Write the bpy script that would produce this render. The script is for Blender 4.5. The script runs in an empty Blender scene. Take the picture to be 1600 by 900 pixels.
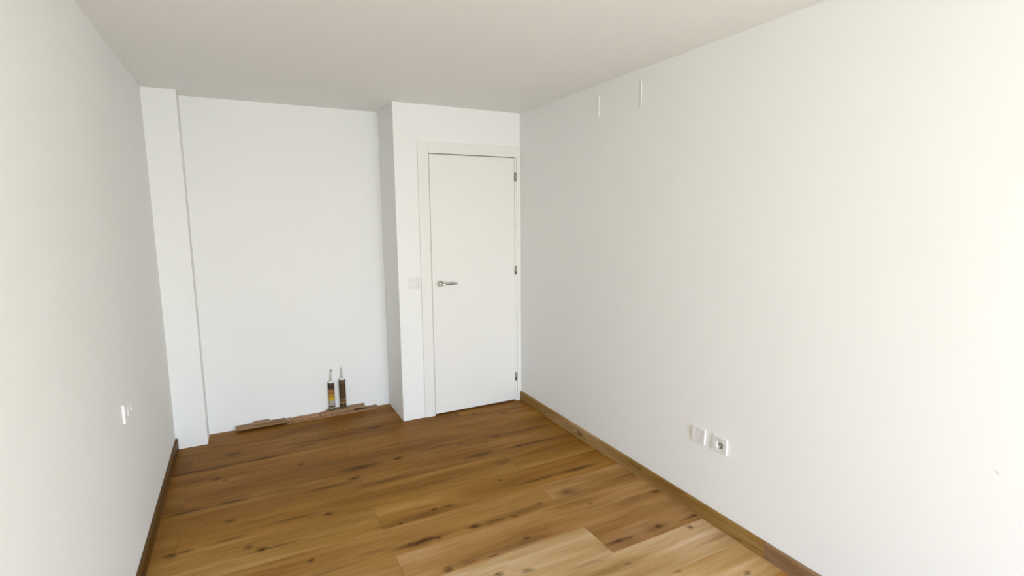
import bpy, bmesh, math, random
from mathutils import Vector, Matrix

# ------------------------------------------------------------------ camera
scene = bpy.context.scene
COL = scene.collection
CAM = Vector((-2.0558, -3.8073, 1.5825))
YAW, PITCH, ROLL, FPX = 0.4789, -0.1396, -0.0062, 810.67     # focal length in pixels of a 1600 px wide frame
FW = Vector((math.sin(YAW)*math.cos(PITCH), math.cos(YAW)*math.cos(PITCH), math.sin(PITCH)))
RT = Vector((math.cos(YAW), -math.sin(YAW), 0))
UP = RT.cross(FW)
R2 = RT*math.cos(ROLL) + UP*math.sin(ROLL)
U2 = -RT*math.sin(ROLL) + UP*math.cos(ROLL)
cam_data = bpy.data.cameras.new('camera')
cam_data.sensor_fit = 'HORIZONTAL'
cam_data.sensor_width = 36
cam_data.lens = FPX/1600*36
cam_data.clip_start = 0.02
cam = bpy.data.objects.new('camera', cam_data)
COL.objects.link(cam)
M = Matrix((R2, U2, -FW)).transposed().to_4x4()
M.translation = CAM
cam.matrix_world = M
scene.camera = cam

def on_floor(px, py, z=0.0):
    """point of the floor seen at a pixel of the photograph"""
    d = FW*FPX + R2*(px-800) + U2*(450-py)
    return CAM + d*((z-CAM.z)/d.z)

# ------------------------------------------------------------------ room measures (metres)
H = 2.391            # ceiling
W = 2.551            # left wall is x = -W, right wall is x = 0, door wall is y = 0
PIER = 1.034         # door wall runs from x = -PIER to 0
YB = 0.436           # back wall of the niche
COLX, COLY = 2.363, 0.256
YE = -6.60           # window wall behind the camera
T = 0.12
WIN = (-2.20, -0.20, 0.06, 2.22)     # balcony window opening in the window wall: x0, x1, z0, z1

# ------------------------------------------------------------------ daylight
world = bpy.data.worlds.new('overcast_sky')
scene.world = world
world.use_nodes = True
nt = world.node_tree
nt.nodes.clear()
wo = nt.nodes.new('ShaderNodeOutputWorld')
bg = nt.nodes.new('ShaderNodeBackground')
tc = nt.nodes.new('ShaderNodeTexCoord')
sx = nt.nodes.new('ShaderNodeSeparateXYZ')
rp = nt.nodes.new('ShaderNodeValToRGB')
nt.links.new(tc.outputs['Generated'], sx.inputs[0])
mr = nt.nodes.new('ShaderNodeMapRange')
mr.inputs['From Min'].default_value = -1
mr.inputs['From Max'].default_value = 1
nt.links.new(sx.outputs['Z'], mr.inputs['Value'])
nt.links.new(mr.outputs[0], rp.inputs[0])
e = rp.color_ramp.elements
e[0].position = 0.47; e[0].color = (0.61, 0.64, 0.63, 1)      # ground and houses below the horizon
e[1].position = 0.515; e[1].color = (0.90, 0.91, 0.915, 1)   # pale haze over the horizon
e3 = e.new(0.68); e3.color = (0.52, 0.77, 1.16, 1)            # bluer higher up
nt.links.new(rp.outputs[0], bg.inputs[0])
bg.inputs[1].default_value = 6.0
nt.links.new(bg.outputs[0], wo.inputs[0])

pl = bpy.data.lights.new('window_portal', 'AREA')
pl.shape = 'RECTANGLE'
pl.size = WIN[1]-WIN[0]; pl.size_y = WIN[3]-WIN[2]
pl.cycles.is_portal = True
po = bpy.data.objects.new('window_portal', pl)
COL.objects.link(po)
po.location = ((WIN[0]+WIN[1])/2, YE-T-0.01, (WIN[2]+WIN[3])/2)
po.rotation_euler = (math.pi/2, 0, 0)          # faces +y, into the room

scene.view_settings.view_transform = 'Standard'
scene.view_settings.look = 'None'
scene.view_settings.exposure = 1.53
scene.view_settings.gamma = 1.0
scene.view_settings.use_curve_mapping = False

# ------------------------------------------------------------------ helpers
def link(o, parent=None):
    COL.objects.link(o)
    if parent is not None:
        o.parent = parent
    return o

def tag(o, label=None, cat=None, group=None, kind=None):
    if label: o['label'] = label
    if cat: o['category'] = cat
    if group: o['group'] = group
    if kind: o['kind'] = kind
    return o

def mesh_obj(name, bm, mat, parent=None, smooth=False):
    me = bpy.data.meshes.new(name)
    bm.normal_update()
    bm.to_mesh(me); bm.free()
    if mat: me.materials.append(mat)
    if smooth:
        for p in me.polygons: p.use_smooth = True
    return link(bpy.data.objects.new(name, me), parent)

def add_box(bm, x0, x1, y0, y1, z0, z1, bev=0.0, seg=1):
    r = bmesh.ops.create_cube(bm, size=1)
    bmesh.ops.scale(bm, vec=(x1-x0, y1-y0, z1-z0), verts=r['verts'])
    bmesh.ops.translate(bm, vec=((x0+x1)/2, (y0+y1)/2, (z0+z1)/2), verts=r['verts'])
    if bev > 0:
        es = list({ed for v in r['verts'] for ed in v.link_edges})
        bmesh.ops.bevel(bm, geom=es, offset=bev, segments=seg, affect='EDGES', profile=0.5)

def box(name, x0, x1, y0, y1, z0, z1, mat, parent=None, bev=0.0, seg=1):
    bm = bmesh.new()
    add_box(bm, x0, x1, y0, y1, z0, z1, bev, seg)
    return mesh_obj(name, bm, mat, parent)

def empty(name, loc, rot=(0, 0, 0), parent=None):
    o = bpy.data.objects.new(name, None)
    o.empty_display_size = 0.05
    o.location = loc; o.rotation_euler = rot
    return link(o, parent)

def lathe(bm, prof, n=32, cap=True):
    """profile of (radius, z) turned about z"""
    rings = []
    for r, z in prof:
        rings.append([bm.verts.new((r*math.cos(2*math.pi*k/n), r*math.sin(2*math.pi*k/n), z)) for k in range(n)])
    for a, b in zip(rings, rings[1:]):
        for k in range(n):
            bm.faces.new((a[k], a[(k+1) % n], b[(k+1) % n], b[k]))
    if cap:
        bm.faces.new(list(reversed(rings[0])))
        bm.faces.new(rings[-1])

def tube(bm, pts, radii, n=12):
    rings = []
    for i, p in enumerate(pts):
        p = Vector(p)
        d = (Vector(pts[min(i+1, len(pts)-1)]) - Vector(pts[max(i-1, 0)])).normalized()
        a = d.orthogonal().normalized() if not rings else None
        if a is None:
            a = (last - d*last.dot(d)).normalized()
        last = a
        b = d.cross(a)
        rings.append([bm.verts.new(p + (a*math.cos(2*math.pi*k/n) + b*math.sin(2*math.pi*k/n))*radii[i]) for k in range(n)])
    for a, b in zip(rings, rings[1:]):
        for k in range(n):
            bm.faces.new((a[k], a[(k+1) % n], b[(k+1) % n], b[k]))
    bm.faces.new(list(reversed(rings[0]))); bm.faces.new(rings[-1])

# ------------------------------------------------------------------ materials
def new_mat(name):
    m = bpy.data.materials.new(name)
    m.use_nodes = True
    b = m.node_tree.nodes['Principled BSDF']
    return m, m.node_tree, b

def N(t, typ, **kw):
    n = t.nodes.new(typ)
    for k, v in kw.items():
        setattr(n, k, v)
    return n

def paint(name, col, rough=0.9, bump=0.15, scale=260, mark=None):
    m, t, b = new_mat(name)
    b.inputs['Roughness'].default_value = rough
    b.inputs['Specular IOR Level'].default_value = 0.25
    tcn = N(t, 'ShaderNodeTexCoord')
    n1 = N(t, 'ShaderNodeTexNoise'); n1.inputs['Scale'].default_value = scale; n1.inputs['Detail'].default_value = 3
    t.links.new(tcn.outputs['Object'], n1.inputs['Vector'])
    bp = N(t, 'ShaderNodeBump'); bp.inputs['Strength'].default_value = bump; bp.inputs['Distance'].default_value = 0.002
    t.links.new(n1.outputs['Fac'], bp.inputs['Height'])
    t.links.new(bp.outputs[0], b.inputs['Normal'])
    n2 = N(t, 'ShaderNodeTexNoise'); n2.inputs['Scale'].default_value = 2.2; n2.inputs['Detail'].default_value = 4
    t.links.new(tcn.outputs['Object'], n2.inputs['Vector'])
    mx = N(t, 'ShaderNodeMix', data_type='RGBA')
    mx.inputs[6].default_value = tuple(c*0.985 for c in col)+(1,)
    mx.inputs[7].default_value = tuple(min(1, c*1.015) for c in col)+(1,)
    t.links.new(n2.outputs['Fac'], mx.inputs[0])
    out = mx.outputs[2]
    if mark:                        # a small scuff left on the paint
        geo = N(t, 'ShaderNodeNewGeometry')
        sub = N(t, 'ShaderNodeVectorMath', operation='SUBTRACT'); sub.inputs[1].default_value = mark
        t.links.new(geo.outputs['Position'], sub.inputs[0])
        rot = N(t, 'ShaderNodeMapping'); rot.inputs['Rotation'].default_value = (-0.7, 0, 0)
        t.links.new(sub.outputs[0], rot.inputs['Vector'])
        sc = N(t, 'ShaderNodeVectorMath', operation='MULTIPLY'); sc.inputs[1].default_value = (0, 1/0.013, 1/0.005)
        t.links.new(rot.outputs[0], sc.inputs[0])
        ln = N(t, 'ShaderNodeVectorMath', operation='LENGTH')
        t.links.new(sc.outputs[0], ln.inputs[0])
        m2 = N(t, 'ShaderNodeMapRange'); m2.inputs['From Min'].default_value = 0.4; m2.inputs['From Max'].default_value = 1.0
        m2.inputs['To Min'].default_value = 0.28; m2.inputs['To Max'].default_value = 0.0
        t.links.new(ln.outputs['Value'], m2.inputs['Value'])
        m3 = N(t, 'ShaderNodeMix', data_type='RGBA'); m3.inputs[7].default_value = (0.4, 0.4, 0.42, 1)
        t.links.new(m2.outputs[0], m3.inputs[0]); t.links.new(out, m3.inputs[6])
        out = m3.outputs[2]
    t.links.new(out, b.inputs['Base Color'])
    return m

def plain(name, col, rough=0.5, metal=0.0, spec=0.5):
    m, t, b = new_mat(name)
    tcn = N(t, 'ShaderNodeTexCoord')
    n1 = N(t, 'ShaderNodeTexNoise'); n1.inputs['Scale'].default_value = 40
    t.links.new(tcn.outputs['Object'], n1.inputs['Vector'])
    mx = N(t, 'ShaderNodeMix', data_type='RGBA')
    mx.inputs[6].default_value = tuple(c*0.97 for c in col)+(1,)
    mx.inputs[7].default_value = tuple(min(1, c*1.03) for c in col)+(1,)
    t.links.new(n1.outputs['Fac'], mx.inputs[0])
    t.links.new(mx.outputs[2], b.inputs['Base Color'])
    b.inputs['Roughness'].default_value = rough
    b.inputs['Metallic'].default_value = metal
    b.inputs['Specular IOR Level'].default_value = spec
    return m

# dark knots and mineral streaks of the oak boards: pixel ends in the photograph, half width (m), strength
STREAKS = [
 (353,710,375,709,.014,.75),(330,750,344,747,.016,.7),(262,760,330,749,.008,.4),(349,752,353,750,.012,.6),
 (469,726,472,725,.012,.6),(579,669,596,667,.016,.75),(562,653,567,651,.014,.5),(618,717,627,715,.016,.9),
 (531,734,592,726,.022,.6),(545,750,561,745,.016,.8),(480,770,556,750,.02,.35),(508,804,521,802,.012,.75),
 (350,816,366,813,.012,.5),(386,857,391,852,.014,.8),(402,861,416,857,.014,.85),(380,869,468,843,.006,.5),
 (255,872,278,867,.014,.7),(278,868,300,857,.012,.55),(484,877,491,875,.01,.7),(615,858,694,838,.016,.75),
 (680,842,688,839,.014,.7),(632,856,650,850,.013,.6),(601,826,712,788,.018,.5),(626,818,632,816,.008,.7),
 (676,797,682,795,.011,.8),(735,825,752,819,.015,.85),(752,819,800,806,.016,.45),(696,891,706,886,.014,.9),
 (706,886,760,868,.013,.5),(878,770,893,768,.014,.85),(870,772,905,765,.028,.35),(840,788,846,785,.010,.9),
 (763,815,862,783,.020,.45),(795,810,808,804,.008,.6),(918,787,924,786,.007,.8),(819,843,828,840,.011,.85),
 (757,872,862,831,.018,.45),(763,871,785,864,.007,.7),(945,852,992,838,.012,.7),(980,843,987,839,.010,.85),
 (945,855,1000,836,.028,.3),(1022,824,1036,820,.014,.9),(1000,832,1040,818,.03,.3),(815,894,832,890,.010,.8),(775,899,784,897,.012,.6),
 (1018,771,1032,766,.013,.7),(960,790,1025,769,.02,.35),(1074,824,1079,823,.010,.8),(1081,807,1090,804,.008,.8),
 (1063,814,1085,807,.006,.5),(1058,894,1064,891,.01,.5),(1165,897,1174,895,.008,.7),(976,882,983,880,.006,.5),
 (780,646,794,644,.014,.75),(724,650,756,644,.014,.4),(769,683,782,680,.012,.7),(782,680,872,660,.014,.5),
 (806,698,818,695,.012,.75),(729,716,772,706,.018,.65),(772,706,895,678,.015,.45),(715,694,726,692,.010,.55),
 (660,700,715,694,.014,.35),(779,751,784,750,.006,.6),(772,727,800,718,.02,.4),(872,740,932,724,.015,.6),
 (800,757,875,742,.012,.4),(440,696,560,677,.012,.35),(262,746,380,722,.014,.55),(380,722,440,712,.012,.5),
 (255,808,330,792,.016,.55),(330,792,398,776,.016,.5),(398,776,480,757,.014,.4),(455,700,500,692,.01,.3),
 (540,680,620,668,.010,.3),(600,697,690,682,.010,.35),(690,795,712,787,.014,.5),(560,760,640,742,.014,.4),
 (330,700,352,696,.012,.5),(800,640,806,638,.01,.4),(850,640,890,640,.01,.25),(905,800,960,780,.012,.25),
 (1090,850,1150,830,.01,.25),(890,890,960,868,.008,.25),(480,900,560,878,.01,.4),(560,870,620,852,.012,.35),
 (330,850,386,836,.01,.4),(420,820,500,800,.012,.35),(1000,705,1010,700,.01,.2),
]

def oak(name, streaks=None):
    m, t, b = new_mat(name)
    L = t.links.new
    info = N(t, 'ShaderNodeObjectInfo')
    tcn = N(t, 'ShaderNodeTexCoord')
    off = N(t, 'ShaderNodeVectorMath', operation='SCALE')
    off.inputs[0].default_value = (37.0, 53.0, 71.0)
    L(info.outputs['Random'], off.inputs['Scale'])
    add = N(t, 'ShaderNodeVectorMath', operation='ADD')
    L(tcn.outputs['Object'], add.inputs[0]); L(off.outputs[0], add.inputs[1])
    # wavy grain direction
    wn = N(t, 'ShaderNodeTexNoise'); wn.inputs['Scale'].default_value = 2.5; wn.inputs['Detail'].default_value = 2
    L(add.outputs[0], wn.inputs['Vector'])
    wv = N(t, 'ShaderNodeVectorMath', operation='MULTIPLY_ADD')
    wv.inputs[1].default_value = (0, 0.05, 0.05)
    L(wn.outputs['Color'], wv.inputs[0]); L(add.outputs[0], wv.inputs[2])
    def noise(sx_, sy_, detail, rough, dist=0.0):
        mp = N(t, 'ShaderNodeMapping'); mp.inputs['Scale'].default_value = (sx_, sy_, sy_)
        L(wv.outputs[0], mp.inputs['Vector'])
        n = N(t, 'ShaderNodeTexNoise'); n.inputs['Scale'].default_value = 1.0
        n.inputs['Detail'].default_value = detail; n.inputs['Roughness'].default_value = rough
        n.inputs['Distortion'].default_value = dist
        L(mp.outputs[0], n.inputs['Vector'])
        return n.outputs['Fac']
    broad = noise(1.1, 7.0, 2, 0.5, 0.3)
    mid = noise(1.8, 42.0, 4, 0.6, 0.3)
    fine = noise(9.0, 190.0, 3, 0.6)
    def rng(v, a, b_, c, d):
        r = N(t, 'ShaderNodeMapRange')
        r.inputs['From Min'].default_value = a; r.inputs['From Max'].default_value = b_
        r.inputs['To Min'].default_value = c; r.inputs['To Max'].default_value = d
        L(v, r.inputs['Value']); return r.outputs[0]
    def math_(op, a, b_):
        n = N(t, 'ShaderNodeMath', operation=op)
        for i, v in enumerate((a, b_)):
            if isinstance(v, (int, float)): n.inputs[i].default_value = v
            else: L(v, n.inputs[i])
        return n.outputs[0]
    f = math_('ADD', math_('MULTIPLY', broad, 0.60), math_('ADD', math_('MULTIPLY', mid, 0.27), math_('MULTIPLY', fine, 0.13)))
    ramp = N(t, 'ShaderNodeValToRGB')
    el = ramp.color_ramp.elements
    el[0].position = 0.28; el[0].color = (0.165, 0.062, 0.008, 1)
    el[1].position = 0.72; el[1].color = (0.52, 0.275, 0.085, 1)
    e2 = el.new(0.40); e2.color = (0.280, 0.118, 0.018, 1)
    e3 = el.new(0.53); e3.color = (0.365, 0.168, 0.033, 1)
    L(f, ramp.inputs[0])
    col = ramp.outputs[0]
    if streaks:
        geo = N(t, 'ShaderNodeNewGeometry')
        mp = N(t, 'ShaderNodeMapping'); mp.inputs['Scale'].default_value = (9, 30, 30)
        L(geo.outputs['Position'], mp.inputs['Vector'])
        dn = N(t, 'ShaderNodeTexNoise'); dn.inputs['Scale'].default_value = 1; dn.inputs['Detail'].default_value = 4
        dn.inputs['Roughness'].default_value = 0.7
        L(mp.outputs[0], dn.inputs['Vector'])
        dv = N(t, 'ShaderNodeVectorMath', operation='MULTIPLY_ADD')
        dv.inputs[1].default_value = (0.07, 0.036, 0)
        L(dn.outputs['Color'], dv.inputs[0]); L(geo.outputs['Position'], dv.inputs[2])
        total = None
        for (xa, ya, xb, yb, hw, s) in streaks:
            a, c = on_floor(xa, ya), on_floor(xb, yb)
            mid_p = (a+c)/2
            hl = max(abs(c.x-a.x)/2, hw*1.2)+0.006
            sub = N(t, 'ShaderNodeVectorMath', operation='SUBTRACT')
            sub.inputs[1].default_value = (mid_p.x+0.035, mid_p.y+0.018, 0)
            L(dv.outputs[0], sub.inputs[0])
            scl = N(t, 'ShaderNodeVectorMath', operation='MULTIPLY')
            scl.inputs[1].default_value = (1/(hl*1.45), 1/(hw*1.95), 0)
            L(sub.outputs[0], scl.inputs[0])
            ln = N(t, 'ShaderNodeVectorMath', operation='LENGTH')
            L(scl.outputs[0], ln.inputs[0])
            v = rng(ln.outputs['Value'], 0.10, 1.0, min(1, s*1.25+0.12), 0.0)
            total = v if total is None else math_('MAXIMUM', total, v)
        grainy = math_('MULTIPLY', total, rng(mid, 0.3, 0.62, 1.2, 0.6))
        mk = N(t, 'ShaderNodeMix', data_type='RGBA', blend_type='MULTIPLY')
        mk.inputs[7].default_value = (0.11, 0.065, 0.03, 1)
        L(grainy, mk.inputs[0]); L(col, mk.inputs[6])
        col = mk.outputs[2]
    elif streaks is None:
        blot = rng(noise(5.0, 26.0, 4, 0.65, 0.8), 0.58, 0.70, 0.0, 0.75)
        mk = N(t, 'ShaderNodeMix', data_type='RGBA', blend_type='MULTIPLY')
        mk.inputs[7].default_value = (0.25, 0.18, 0.12, 1)
        L(blot, mk.inputs[0]); L(col, mk.inputs[6])
        col = mk.outputs[2]
    tone = N(t, 'ShaderNodeMix', data_type='RGBA', blend_type='MULTIPLY')
    tone.inputs[0].default_value = 1.0
    L(col, tone.inputs[6]); L(info.outputs['Color'], tone.inputs[7])
    L(tone.outputs[2], b.inputs['Base Color'])
    L(rng(mid, 0.3, 0.7, 0.50, 0.38), b.inputs['Roughness'])
    b.inputs['Specular IOR Level'].default_value = 0.07
    bp = N(t, 'ShaderNodeBump'); bp.inputs['Strength'].default_value = 0.12; bp.inputs['Distance'].default_value = 0.001
    L(fine, bp.inputs['Height']); L(bp.outputs[0], b.inputs['Normal'])
    return m

M_WALL = paint('white_wall_paint', (0.940, 0.939, 0.914))
M_WALLR = paint('white_wall_paint_scuffed', (0.940, 0.939, 0.914), mark=(0.0, -3.147, 0.772))
M_CEIL = paint('white_ceiling_paint', (0.940, 0.939, 0.914))
M_DOOR = paint('cream_lacquer', (0.90, 0.885, 0.84), rough=0.45, bump=0.02)
M_PLASTIC = plain('white_plastic', (0.88, 0.87, 0.85), 0.35)
M_CONTACT = plain('dark_socket_hole', (0.02, 0.02, 0.02), 0.5)
M_STEEL = plain('brushed_steel', (0.42, 0.40, 0.36), 0.35, 1.0)
M_CHROME = plain('chrome', (0.55, 0.53, 0.5), 0.18, 1.0)
M_OAK = oak('oak_skirting')
M_SUB = plain('screed', (0.12, 0.10, 0.08), 0.9)
M_FRAME = plain('window_frame_white', (0.8, 0.8, 0.8), 0.4)

# ------------------------------------------------------------------ setting: walls and ceiling
def struct(o):
    o['kind'] = 'structure'
    return o

struct(box('wall_right', 0, T, YE-T, YB+T, 0, H, M_WALLR))
struct(box('wall_left', -W-T, -W, YE-T, YB+T, 0, H, M_WALL))
struct(box('wall_back', -W, 0, YB, YB+T, 0, H, M_WALL))
struct(box('wall_column', -W, -COLX, COLY, YB, 0, H, M_WALL))
struct(box('ceiling', -W-T, T, YE-T, YB+T, H, H+T, M_CEIL))
# door wall with its opening
DX0, DX1, DZ = -0.800, -0.020, 2.066
bm = bmesh.new()
add_box(bm, -PIER, DX0, 0, 0.10, 0, H)
add_box(bm, DX1, 0, 0, 0.10, 0, H)
add_box(bm, DX0, DX1, 0, 0.10, DZ, H)
struct(mesh_obj('wall_front', bm, M_WALL))
struct(box('wall_return', -PIER, -PIER+0.10, 0.10, YB, 0, H, M_WALL))
# window wall behind the camera
bm = bmesh.new()
add_box(bm, -W, WIN[0], YE-T, YE, 0, H)
add_box(bm, WIN[1], 0, YE-T, YE, 0, H)
add_box(bm, WIN[0], WIN[1], YE-T, YE, WIN[3], H)
add_box(bm, WIN[0], WIN[1], YE-T, YE, 0, WIN[2])
struct(mesh_obj('wall_window', bm, M_WALL))
win = struct(empty('window_1', ((WIN[0]+WIN[1])/2, YE-T/2, WIN[2])))
ww, wh = WIN[1]-WIN[0], WIN[3]-WIN[2]
for i, (a, b_, c, d) in enumerate(((-ww/2, -ww/2+.05, 0, wh), (ww/2-.05, ww/2, 0, wh), (-ww/2+.05, ww/2-.05, 0, .05),
                                   (-ww/2+.05, ww/2-.05, wh-.05, wh), (-.03, .03, .05, wh-.05))):
    box('window_frame', a, b_, -0.03, 0.03, c, d, M_FRAME, win, 0.004)

# ------------------------------------------------------------------ floor of oak boards
floor = struct(box('floor', -W-T, T, YE-T, YB+T, -0.10, -0.0105, M_SUB))
PITCH_Y, Y_REF = 0.230, -2.022
JA, JB, LEN = -0.600, -1.518, 1.84
rnd = random.Random(7)
TONES = {            # (row, piece) -> each board's own tint plus painted light falloff: near rows paler, far rows darker
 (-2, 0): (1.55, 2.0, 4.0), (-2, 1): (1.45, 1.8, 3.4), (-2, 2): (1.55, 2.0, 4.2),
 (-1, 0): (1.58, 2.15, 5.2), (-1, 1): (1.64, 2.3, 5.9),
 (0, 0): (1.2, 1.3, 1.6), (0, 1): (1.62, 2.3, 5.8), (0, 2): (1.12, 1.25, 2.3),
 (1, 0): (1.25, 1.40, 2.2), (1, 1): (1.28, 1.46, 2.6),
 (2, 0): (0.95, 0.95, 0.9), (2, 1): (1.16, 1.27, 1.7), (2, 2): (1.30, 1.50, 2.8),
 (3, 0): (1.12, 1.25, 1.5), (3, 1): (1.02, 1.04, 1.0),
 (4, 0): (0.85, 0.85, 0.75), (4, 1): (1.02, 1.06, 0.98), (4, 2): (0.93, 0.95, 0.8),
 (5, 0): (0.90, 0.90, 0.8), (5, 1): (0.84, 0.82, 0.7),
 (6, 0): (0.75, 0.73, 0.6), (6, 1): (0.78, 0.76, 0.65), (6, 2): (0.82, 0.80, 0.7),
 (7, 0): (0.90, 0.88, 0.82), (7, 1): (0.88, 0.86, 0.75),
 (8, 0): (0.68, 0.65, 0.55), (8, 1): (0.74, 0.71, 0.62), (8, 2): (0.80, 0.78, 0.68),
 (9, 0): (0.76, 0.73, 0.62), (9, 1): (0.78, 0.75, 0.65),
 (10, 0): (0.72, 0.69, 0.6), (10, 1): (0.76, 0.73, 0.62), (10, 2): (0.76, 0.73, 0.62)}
plank_mesh = {}
row_mat = {}
def floor_oak(row):
    """the laminate of one row of boards, with the knots and streaks that lie in that row"""
    lo, hi = Y_REF + row*PITCH_Y - 0.09, Y_REF + (row+1)*PITCH_Y + 0.09
    mine = [k for k in STREAKS if lo < (on_floor(k[0], k[1]).y + on_floor(k[2], k[3]).y)/2 < hi]
    key = row if mine else None
    if key not in row_mat:
        row_mat[key] = oak('oak_laminate', mine)
    return row_mat[key]
def plank(x0, x1, y0, y1, tint, row):
    mat = floor_oak(row)
    key = (round(x1-x0, 3), round(y1-y0, 3), mat.name)
    g = 0.0004
    if key not in plank_mesh:
        bm = bmesh.new()
        w, d = (x1-x0)/2-g, (y1-y0)/2-g
        add_box(bm, -w, w, -d, d, -0.010, 0.0)
        top = [ed for ed in bm.edges if all(v.co.z > -0.001 for v in ed.verts)]
        bmesh.ops.bevel(bm, geom=top, offset=0.0007, segments=1, affect='EDGES')
        me = bpy.data.meshes.new('plank'); bm.normal_update(); bm.to_mesh(me); bm.free()
        me.materials.append(mat)
        plank_mesh[key] = me
    o = bpy.data.objects.new('plank', plank_mesh[key])
    o.location = ((x0+x1)/2, (y0+y1)/2, 0)
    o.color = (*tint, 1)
    link(o, floor)
    return o

XL, XR = -W-0.02, 0.02
r = -21
while Y_REF + r*PITCH_Y < YB + 0.02:
    y0 = max(Y_REF + r*PITCH_Y, YE-0.02); y1 = min(y0+PITCH_Y if y0 > YE else Y_REF+(r+1)*PITCH_Y, YB+0.02)
    joints = [JA, JA-LEN] if r % 2 == 0 else [JB]
    xs = [XL] + sorted(j for j in joints if XL < j < XR) + [XR]
    for k, (a, c) in enumerate(zip(xs, xs[1:])):
        v = 1 + rnd.uniform(-0.08, 0.08)
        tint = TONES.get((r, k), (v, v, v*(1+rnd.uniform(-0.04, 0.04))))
        if y1-y0 > 0.01:
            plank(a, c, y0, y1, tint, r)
    r += 1

# ------------------------------------------------------------------ skirting boards
def skirting_piece(length, mat):
    """profile in (y, z), length along x; back at y = 0, face towards -y"""
    t_, h_ = 0.014, 0.080
    prof = [(0, 0.0005), (-t_, 0.0005), (-t_, h_-0.012)]
    for k in range(1, 6):
        a = k/5*math.pi/2
        prof.append((-t_+0.009*(1-math.cos(a)), h_-0.012+0.012*math.sin(a)))
    prof.append((0, h_))
    bm = bmesh.new()
    A = [bm.verts.new((-length/2+0.0003, y, z)) for y, z in prof]
    B = [bm.verts.new((length/2-0.0003, y, z)) for y, z in prof]
    n = len(prof)
    for k in range(n):
        bm.faces.new((A[k], B[k], B[(k+1) % n], A[(k+1) % n]))
    bm.faces.new(list(reversed(A))); bm.faces.new(B)
    bmesh.ops.recalc_face_normals(bm, faces=bm.faces)
    return bm

def skirting(name, x, ya, yb, rz, cuts, tints):
    root = struct(empty(name, (x, 0, 0)))
    ys = [ya] + cuts + [yb]
    for k, (a, c) in enumerate(zip(ys, ys[1:])):
        o = mesh_obj('skirting_board', skirting_piece(abs(c-a), M_OAK), None, root)
        o.data.materials.append(M_OAK)
        o.location = (0, (a+c)/2, 0); o.rotation_euler = (0, 0, rz)
        tt = tints[k % len(tints)]
        o.color = (tt[0], tt[1], tt[2], 1)
    return root
skirting('baseboard_right', 0.0, YE, -0.0125, -math.pi/2, [-2.385], [(0.80, 1.0, 2.6), (0.92, 1.14, 1.8)])
skirting('baseboard_left', -W, YE, COLY, math.pi/2, [-2.6], [(0.52, 0.58, 0.75), (0.40, 0.45, 0.58)])  # left boards tinted darker, painting in the shade on their face

# ------------------------------------------------------------------ door
door = struct(empty('door_1', (-0.41, 0, 0)))
def dbox(name, x0, x1, y0, y1, z0, z1, mat, bev=0.0, parent=door, seg=1):
    o = box(name, x0+0.41, x1+0.41, y0, y1, z0, z1, mat, None, bev, seg)
    o.parent = parent
    return o
LX0, LX1, LZ0, LZ1 = -0.7745, -0.0585, 0.012, 2.036
leaf = dbox('leaf', LX0, LX1, -0.008, 0.032, LZ0, LZ1, M_DOOR, 0.0015)
# lining of the opening, with the stop the leaf closes against
dbox('jamb', DX0, -0.7785, 0.0, 0.10, 0, DZ, M_DOOR)
dbox('jamb', -0.0545, DX1, -0.003, 0.10, 0, DZ, M_DOOR, 0.001)
dbox('jamb_head', -0.7785, -0.0545, 0.0, 0.10, 2.044, DZ, M_DOOR)
dbox('door_stop', -0.7785, -0.7600, 0.034, 0.06, 0, 2.044, M_DOOR)
dbox('door_stop', -0.0730, -0.0545, 0.034, 0.06, 0, 2.044, M_DOOR)
dbox('door_stop', -0.7600, -0.0730, 0.034, 0.06, 2.024, 2.044, M_DOOR)
dbox('casing', -0.8620, -0.7785, -0.012, 0.0, 0, 2.1255, M_DOOR, 0.0015)
dbox('casing', -0.7785, -0.0005, -0.012, 0.0, 2.0440, 2.1255, M_DOOR, 0.0015)
dbox('casing', -0.0365, -0.0005, -0.012, 0.0, 0, 2.0440, M_DOOR, 0.0015)
for hz in (1.890, 1.128, 0.213):
    hg = empty('hinge', (-0.047+0.41, -0.010, hz), parent=door)
    bm = bmesh.new(); lathe(bm, [(0.0062, -0.034), (0.0062, 0.034)], 14)
    mesh_obj('hinge_barrel', bm, M_STEEL, hg, True)
    box('hinge_plate', -0.011, 0.010, 0.001, 0.0035, -0.032, 0.032, M_STEEL, hg)
handle = empty('handle', (-0.712+0.41, -0.008, 1.058), parent=door)
bm = bmesh.new()
lathe(bm, [(0.026, 0.0), (0.026, 0.007), (0.0245, 0.0095), (0.011, 0.0095), (0.0095, 0.012), (0.0095, 0.040)], 36)
bmesh.ops.rotate(bm, cent=(0, 0, 0), matrix=Matrix.Rotation(math.pi/2, 3, 'X'), verts=bm.verts)
mesh_obj('rosette', bm, M_CHROME, handle, False)
bm = bmesh.new()
tube(bm, [(0, -0.036, 0), (0, -0.044, 0), (0.004, -0.051, 0), (0.014, -0.054, 0), (0.05, -0.054, 0.001), (0.09, -0.053, 0.001), (0.122, -0.052, 0.0), (0.126, -0.052, 0)],
     [0.0095, 0.0098, 0.0098, 0.0092, 0.0085, 0.008, 0.0075, 0.004], 14)
mesh_obj('lever', bm, M_CHROME, handle, True)

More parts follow.
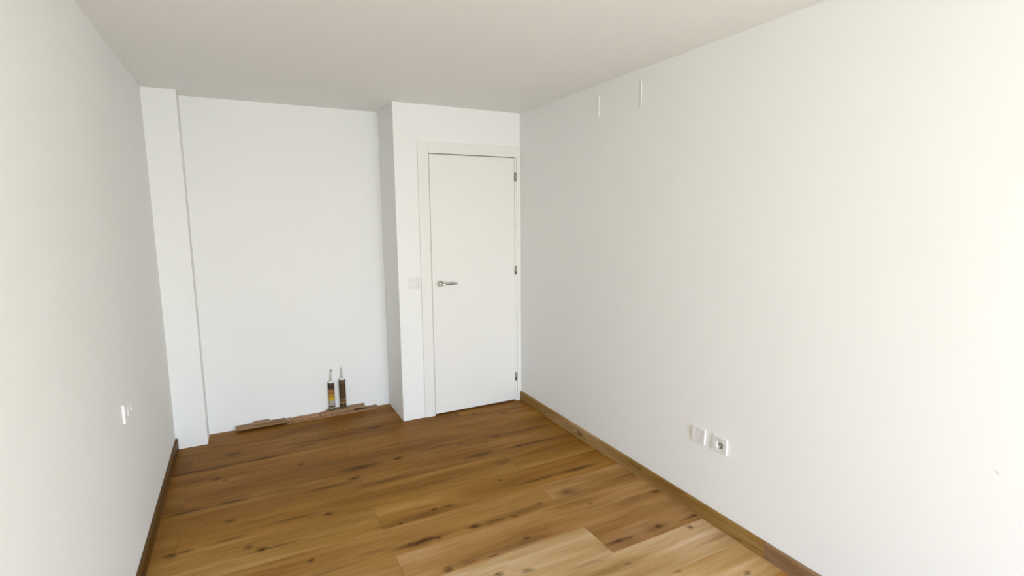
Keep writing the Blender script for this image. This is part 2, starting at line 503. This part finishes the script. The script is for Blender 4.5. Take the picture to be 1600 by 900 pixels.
# ------------------------------------------------------------------ switches and sockets
def wall_plate(name, loc, rz, w, h, label, cat, inserts):
    """built on the plane y = 0 facing -y, then turned"""
    root = tag(empty(name, loc, (0, 0, rz)), label, cat)
    d = 0.010
    bm = bmesh.new()
    # frame: outer shell with openings for the inserts
    xs = sorted({-w/2, w/2} | {x-0.0275 for x, _ in inserts} | {x+0.0275 for x, _ in inserts})
    add_box(bm, -w/2, w/2, -d, 0, 0.0275, h/2, 0.0015)
    add_box(bm, -w/2, w/2, -d, 0, -h/2, -0.0275, 0.0015)
    for a, c in zip(xs[0::2], xs[1::2]):
        add_box(bm, a, c, -d, 0, -0.0275, 0.0275, 0.0)
    mesh_obj('frame', bm, M_PLASTIC, root)
    for x, kind in inserts:
        if kind == 'rocker':
            bm = bmesh.new()
            add_box(bm, x-0.0267, x+0.0267, -0.0085, -0.001, -0.0267, 0.0267, 0.001)
            # a rocker is pressed in on one side
            for v in bm.verts:
                if v.co.y < -0.005: v.co.y -= 0.0022*(v.co.z/0.0267)
            mesh_obj('rocker', bm, M_PLASTIC, root)
        elif kind == 'blank':
            box('cover', x-0.0267, x+0.0267, -0.0075, -0.001, -0.0267, 0.0267, M_PLASTIC, root, 0.001)
        else:
            # round well with two contact holes and earth clips
            bm = bmesh.new()
            n = 32
            sq, ring0, ring1, ring2 = [], [], [], []
            for k in range(n):
                a = 2*math.pi*k/n
                c, s = math.cos(a), math.sin(a)
                q = 0.0267/max(abs(c), abs(s))
                sq.append(bm.verts.new((x+c*q, -0.009, s*q)))
                ring0.append(bm.verts.new((x+c*0.0205, -0.009, s*0.0205)))
                ring1.append(bm.verts.new((x+c*0.0195, 0.0, s*0.0195)))
            for A, B in ((sq, ring0), (ring0, ring1)):
                for k in range(n):
                    bm.faces.new((A[k], B[k], B[(k+1) % n], A[(k+1) % n]))
            bm.faces.new(ring1)
            back = [bm.verts.new((v.co.x, -0.0005, v.co.z)) for v in sq]
            for k in range(n):
                bm.faces.new((sq[k], sq[(k+1) % n], back[(k+1) % n], back[k]))
            bmesh.ops.recalc_face_normals(bm, faces=bm.faces)
            s_o = mesh_obj('socket_well', bm, M_PLASTIC, root)
            for sx_ in (-0.0095, 0.0095):
                bm = bmesh.new(); lathe(bm, [(0.0034, -0.0002), (0.0034, 0.0012)], 16)
                bmesh.ops.rotate(bm, cent=(0, 0, 0), matrix=Matrix.Rotation(math.pi/2, 3, 'X'), verts=bm.verts)
                bmesh.ops.translate(bm, vec=(x+sx_, 0, 0), verts=bm.verts)
                mesh_obj('contact_hole', bm, M_CONTACT, s_o)
            for sz in (-1, 1):
                box('earth_clip', x-0.003, x+0.003, -0.0085, 0.0, min(sz*0.0165, sz*0.0195), max(sz*0.0165, sz*0.0195), M_STEEL, s_o)
    return root

RZ_RIGHT = -math.pi/2           # plate faces -x
wall_plate('blank_wall_plate', (0, -1.966, 0.438), RZ_RIGHT, 0.084, 0.082,
           'white square wall plate with a plain cover, beside the power socket', 'wall plate', [(0, 'blank')])
wall_plate('power_socket', (0, -2.103, 0.438), RZ_RIGHT, 0.084, 0.082,
           'white square wall socket with a round recessed well', 'socket', [(0, 'socket')])
wall_plate('double_wall_plate', (-W, -1.125, 0.760), math.pi/2, 0.150, 0.084,
           'wide white plate on the wall with the column, at waist height', 'wall plate', [(-0.0355, 'rocker'), (0.0355, 'rocker')])
wall_plate('light_switch', (-0.914, 0, 1.076), 0, 0.084, 0.084,
           'white light switch beside the door casing', 'switch', [(0, 'rocker')])

# two slim white strips high on the right wall
for y, z0, z1, lab in ((-1.052, 2.195, 2.320, 'slim white upright strip below the ceiling, the one closer to the door'),
                       (-1.443, 2.183, 2.323, 'slim white upright strip below the ceiling, the one further from the door')):
    bm = bmesh.new()
    add_box(bm, -0.006, 0.0, -0.005, 0.005, 0, z1-z0, 0.0015)
    o = mesh_obj('wall_strip', bm, M_PLASTIC)
    o.location = (0, y, z0)
    tag(o, lab, 'strip', 'slim white strips high on the wall')

# ------------------------------------------------------------------ skirting offcuts along the back wall
def offcut(x0, x1, y0, y1, z0, z1, tint, label, rz=0.0, cut=0.0, tilt=0.0):
    bm = bmesh.new()
    w, d, h = (x1-x0)/2, (y1-y0)/2, z1-z0
    prof = [(-d, 0), (d, 0), (d, h), (-d+0.007, h), (-d+0.003, h-0.0015), (-d+0.0008, h-0.005), (-d, h-0.008 if h > 0.011 else h*0.4)]
    A = [bm.verts.new((-w + cut*(y+d)/(2*d), y, z)) for y, z in prof]
    B = [bm.verts.new((w, y, z)) for y, z in prof]
    n = len(prof)
    for k in range(n):
        bm.faces.new((A[k], A[(k+1) % n], B[(k+1) % n], B[k]))
    bm.faces.new(A); bm.faces.new(list(reversed(B)))
    bmesh.ops.recalc_face_normals(bm, faces=bm.faces)
    o = mesh_obj('skirting_offcut', bm, M_OAK)
    o.location = ((x0+x1)/2, (y0+y1)/2, z0)
    o.rotation_euler = (tilt, 0, rz)
    o.color = (tint[0]*1.02, tint[1]*1.32, tint[2]*3.7, 1)
    tag(o, label, 'offcut', 'oak skirting offcuts along the back wall')
    return o

offcut(-1.842, -1.145, 0.368, 0.432, 0.0, 0.015, (0.85, 0.82, 0.78), 'longest oak offcut, flat on the floor under the two cartridges')
offcut(-2.165, -1.862, 0.408, 0.434, 0.0, 0.019, (0.5, 0.4, 0.36), 'narrow offcut on the floor, coloured dark for shade, hidden under an overhanging oak offcut')  # dark tint paints the shadow in the gap below the overhang
offcut(-2.190, -1.848, 0.356, 0.434, 0.019, 0.033, (0.95, 0.95, 0.85), 'broad oak offcut overhanging at the column end of the offcut row', cut=0.006)
offcut(-2.088, -1.962, 0.392, 0.434, 0.033, 0.046, (0.95, 1.0, 1.05), 'short greyish offcut lying on top of the broad oak offcut', cut=0.03)
offcut(-1.842, -1.808, 0.388, 0.432, 0.015, 0.028, (1.2, 1.12, 1.05), 'tiny pinkish oak stub at the end of the longest offcut')
offcut(-1.803, -1.601, 0.384, 0.432, 0.015, 0.028, (1.15, 1.1, 1.0), 'light oak offcut with a slanted end, lying on the longest offcut', cut=0.018)
offcut(-1.597, -1.514, 0.380, 0.432, 0.015, 0.030, (1.15, 0.98, 0.92), 'short reddish oak block between the light offcut and the cartridges')
offcut(-1.510, -1.338, 0.376, 0.432, 0.015, 0.030, (0.8, 0.76, 0.68), 'oak offcut sandwiched between the longest offcut and the one carrying the cartridges')
offcut(-1.556, -1.250, 0.372, 0.434, 0.030, 0.047, (0.9, 0.92, 0.82), 'uppermost oak offcut with the two sealant cartridges standing on it', cut=0.02)

# ------------------------------------------------------------------ sealant cartridges
def banded(name, stops, rough=0.4):
    """printed bands along the height of the cartridge"""
    m, t, b = new_mat(name)
    tcn = N(t, 'ShaderNodeTexCoord'); sp = N(t, 'ShaderNodeSeparateXYZ')
    t.links.new(tcn.outputs['Object'], sp.inputs[0])
    mrn = N(t, 'ShaderNodeMapRange'); mrn.inputs['From Max'].default_value = 0.225
    t.links.new(sp.outputs['Z'], mrn.inputs['Value'])
    rmp = N(t, 'ShaderNodeValToRGB'); rmp.color_ramp.interpolation = 'CONSTANT'
    els = rmp.color_ramp.elements
    els[0].position = stops[0][0]; els[0].color = (*stops[0][1], 1)
    els[1].position = stops[1][0]; els[1].color = (*stops[1][1], 1)
    for p_, c_ in stops[2:]:
        ne = els.new(p_); ne.color = (*c_, 1)
    t.links.new(mrn.outputs[0], rmp.inputs[0])
    t.links.new(rmp.outputs[0], b.inputs['Base Color'])
    b.inputs['Roughness'].default_value = rough
    return m
DK, LT = (0.045, 0.028, 0.018), (0.5, 0.44, 0.36)
M_T1 = banded('printed_yellow_cartridge', [(0, DK), (0.05, (0.45, 0.36, 0.26)), (0.10, DK), (0.15, (0.42, 0.38, 0.36)), (0.34, (0.62, 0.40, 0.04)),
                                           (0.44, (0.48, 0.27, 0.02)), (0.56, (0.30, 0.13, 0.025)), (0.66, (0.40, 0.20, 0.06)), (0.71, (0.2, 0.09, 0.03)), (0.78, DK), (0.95, (0.12, 0.09, 0.06))])
M_T2 = banded('printed_brown_cartridge', [(0, DK), (0.05, (0.22, 0.14, 0.06)), (0.08, DK), (0.15, (0.17, 0.09, 0.025)), (0.19, (0.42, 0.24, 0.10)), (0.23, (0.12, 0.06, 0.02)),
                                          (0.30, (0.30, 0.19, 0.08)), (0.33, (0.075, 0.038, 0.010)), (0.90, (0.11, 0.07, 0.035))])
M_NOZ = plain('clear_nozzle_plastic', (0.62, 0.60, 0.56), 0.3)
M_TIP = plain('dried_sealant', (0.12, 0.11, 0.10), 0.7)
M_COLLAR = plain('white_nozzle_collar', (0.85, 0.83, 0.75), 0.35)

def cartridge(loc, mat, body_h, lean, tip, label):
    root = tag(empty('sealant_cartridge', loc), label, 'cartridge')
    R = 0.0245
    bm = bmesh.new()
    lathe(bm, [(R*0.93, 0.004), (R, 0.0045), (R, body_h-0.004), (R*0.98, body_h)], 36)
    mesh_obj('body', bm, mat, root, False)
    bm = bmesh.new()
    lathe(bm, [(R*0.96, 0.0), (R*1.0, 0.001), (R*1.0, 0.004), (R*0.93, 0.004)], 36)
    mesh_obj('base_ring', bm, M_TIP, root)
    bm = bmesh.new()
    lathe(bm, [(R*0.95, body_h), (R*0.8, body_h+0.004), (0.011, body_h+0.006), (0.0085, body_h+0.008), (0.0085, body_h+0.016)], 28)
    mesh_obj('collar', bm, M_COLLAR, root)
    z0 = body_h+0.014
    L_ = 0.082
    bm = bmesh.new()
    pts = [(lean*k/4, 0, z0+L_*k/4) for k in range(5)]
    tube(bm, pts, [0.0078, 0.0066, 0.0055, 0.0045, 0.0036], 16)
    nz = mesh_obj('nozzle', bm, M_NOZ, root, True)
    if tip:
        bm = bmesh.new()
        bmesh.ops.create_uvsphere(bm, u_segments=14, v_segments=8, radius=0.0062)
        bmesh.ops.translate(bm, vec=(lean*1.02, 0, z0+L_+0.003), verts=bm.verts)
        mesh_obj('tip_plug', bm, M_TIP, nz, True)
    return root
cartridge((-1.5015, 0.4085, 0.047), M_T1, 0.222, 0.006, True, 'sealant cartridge with yellow and orange printed bands and grey foot')
cartridge((-1.415, 0.4085, 0.047), M_T2, 0.235, 0.000, False, 'sealant cartridge printed mostly dark brown')
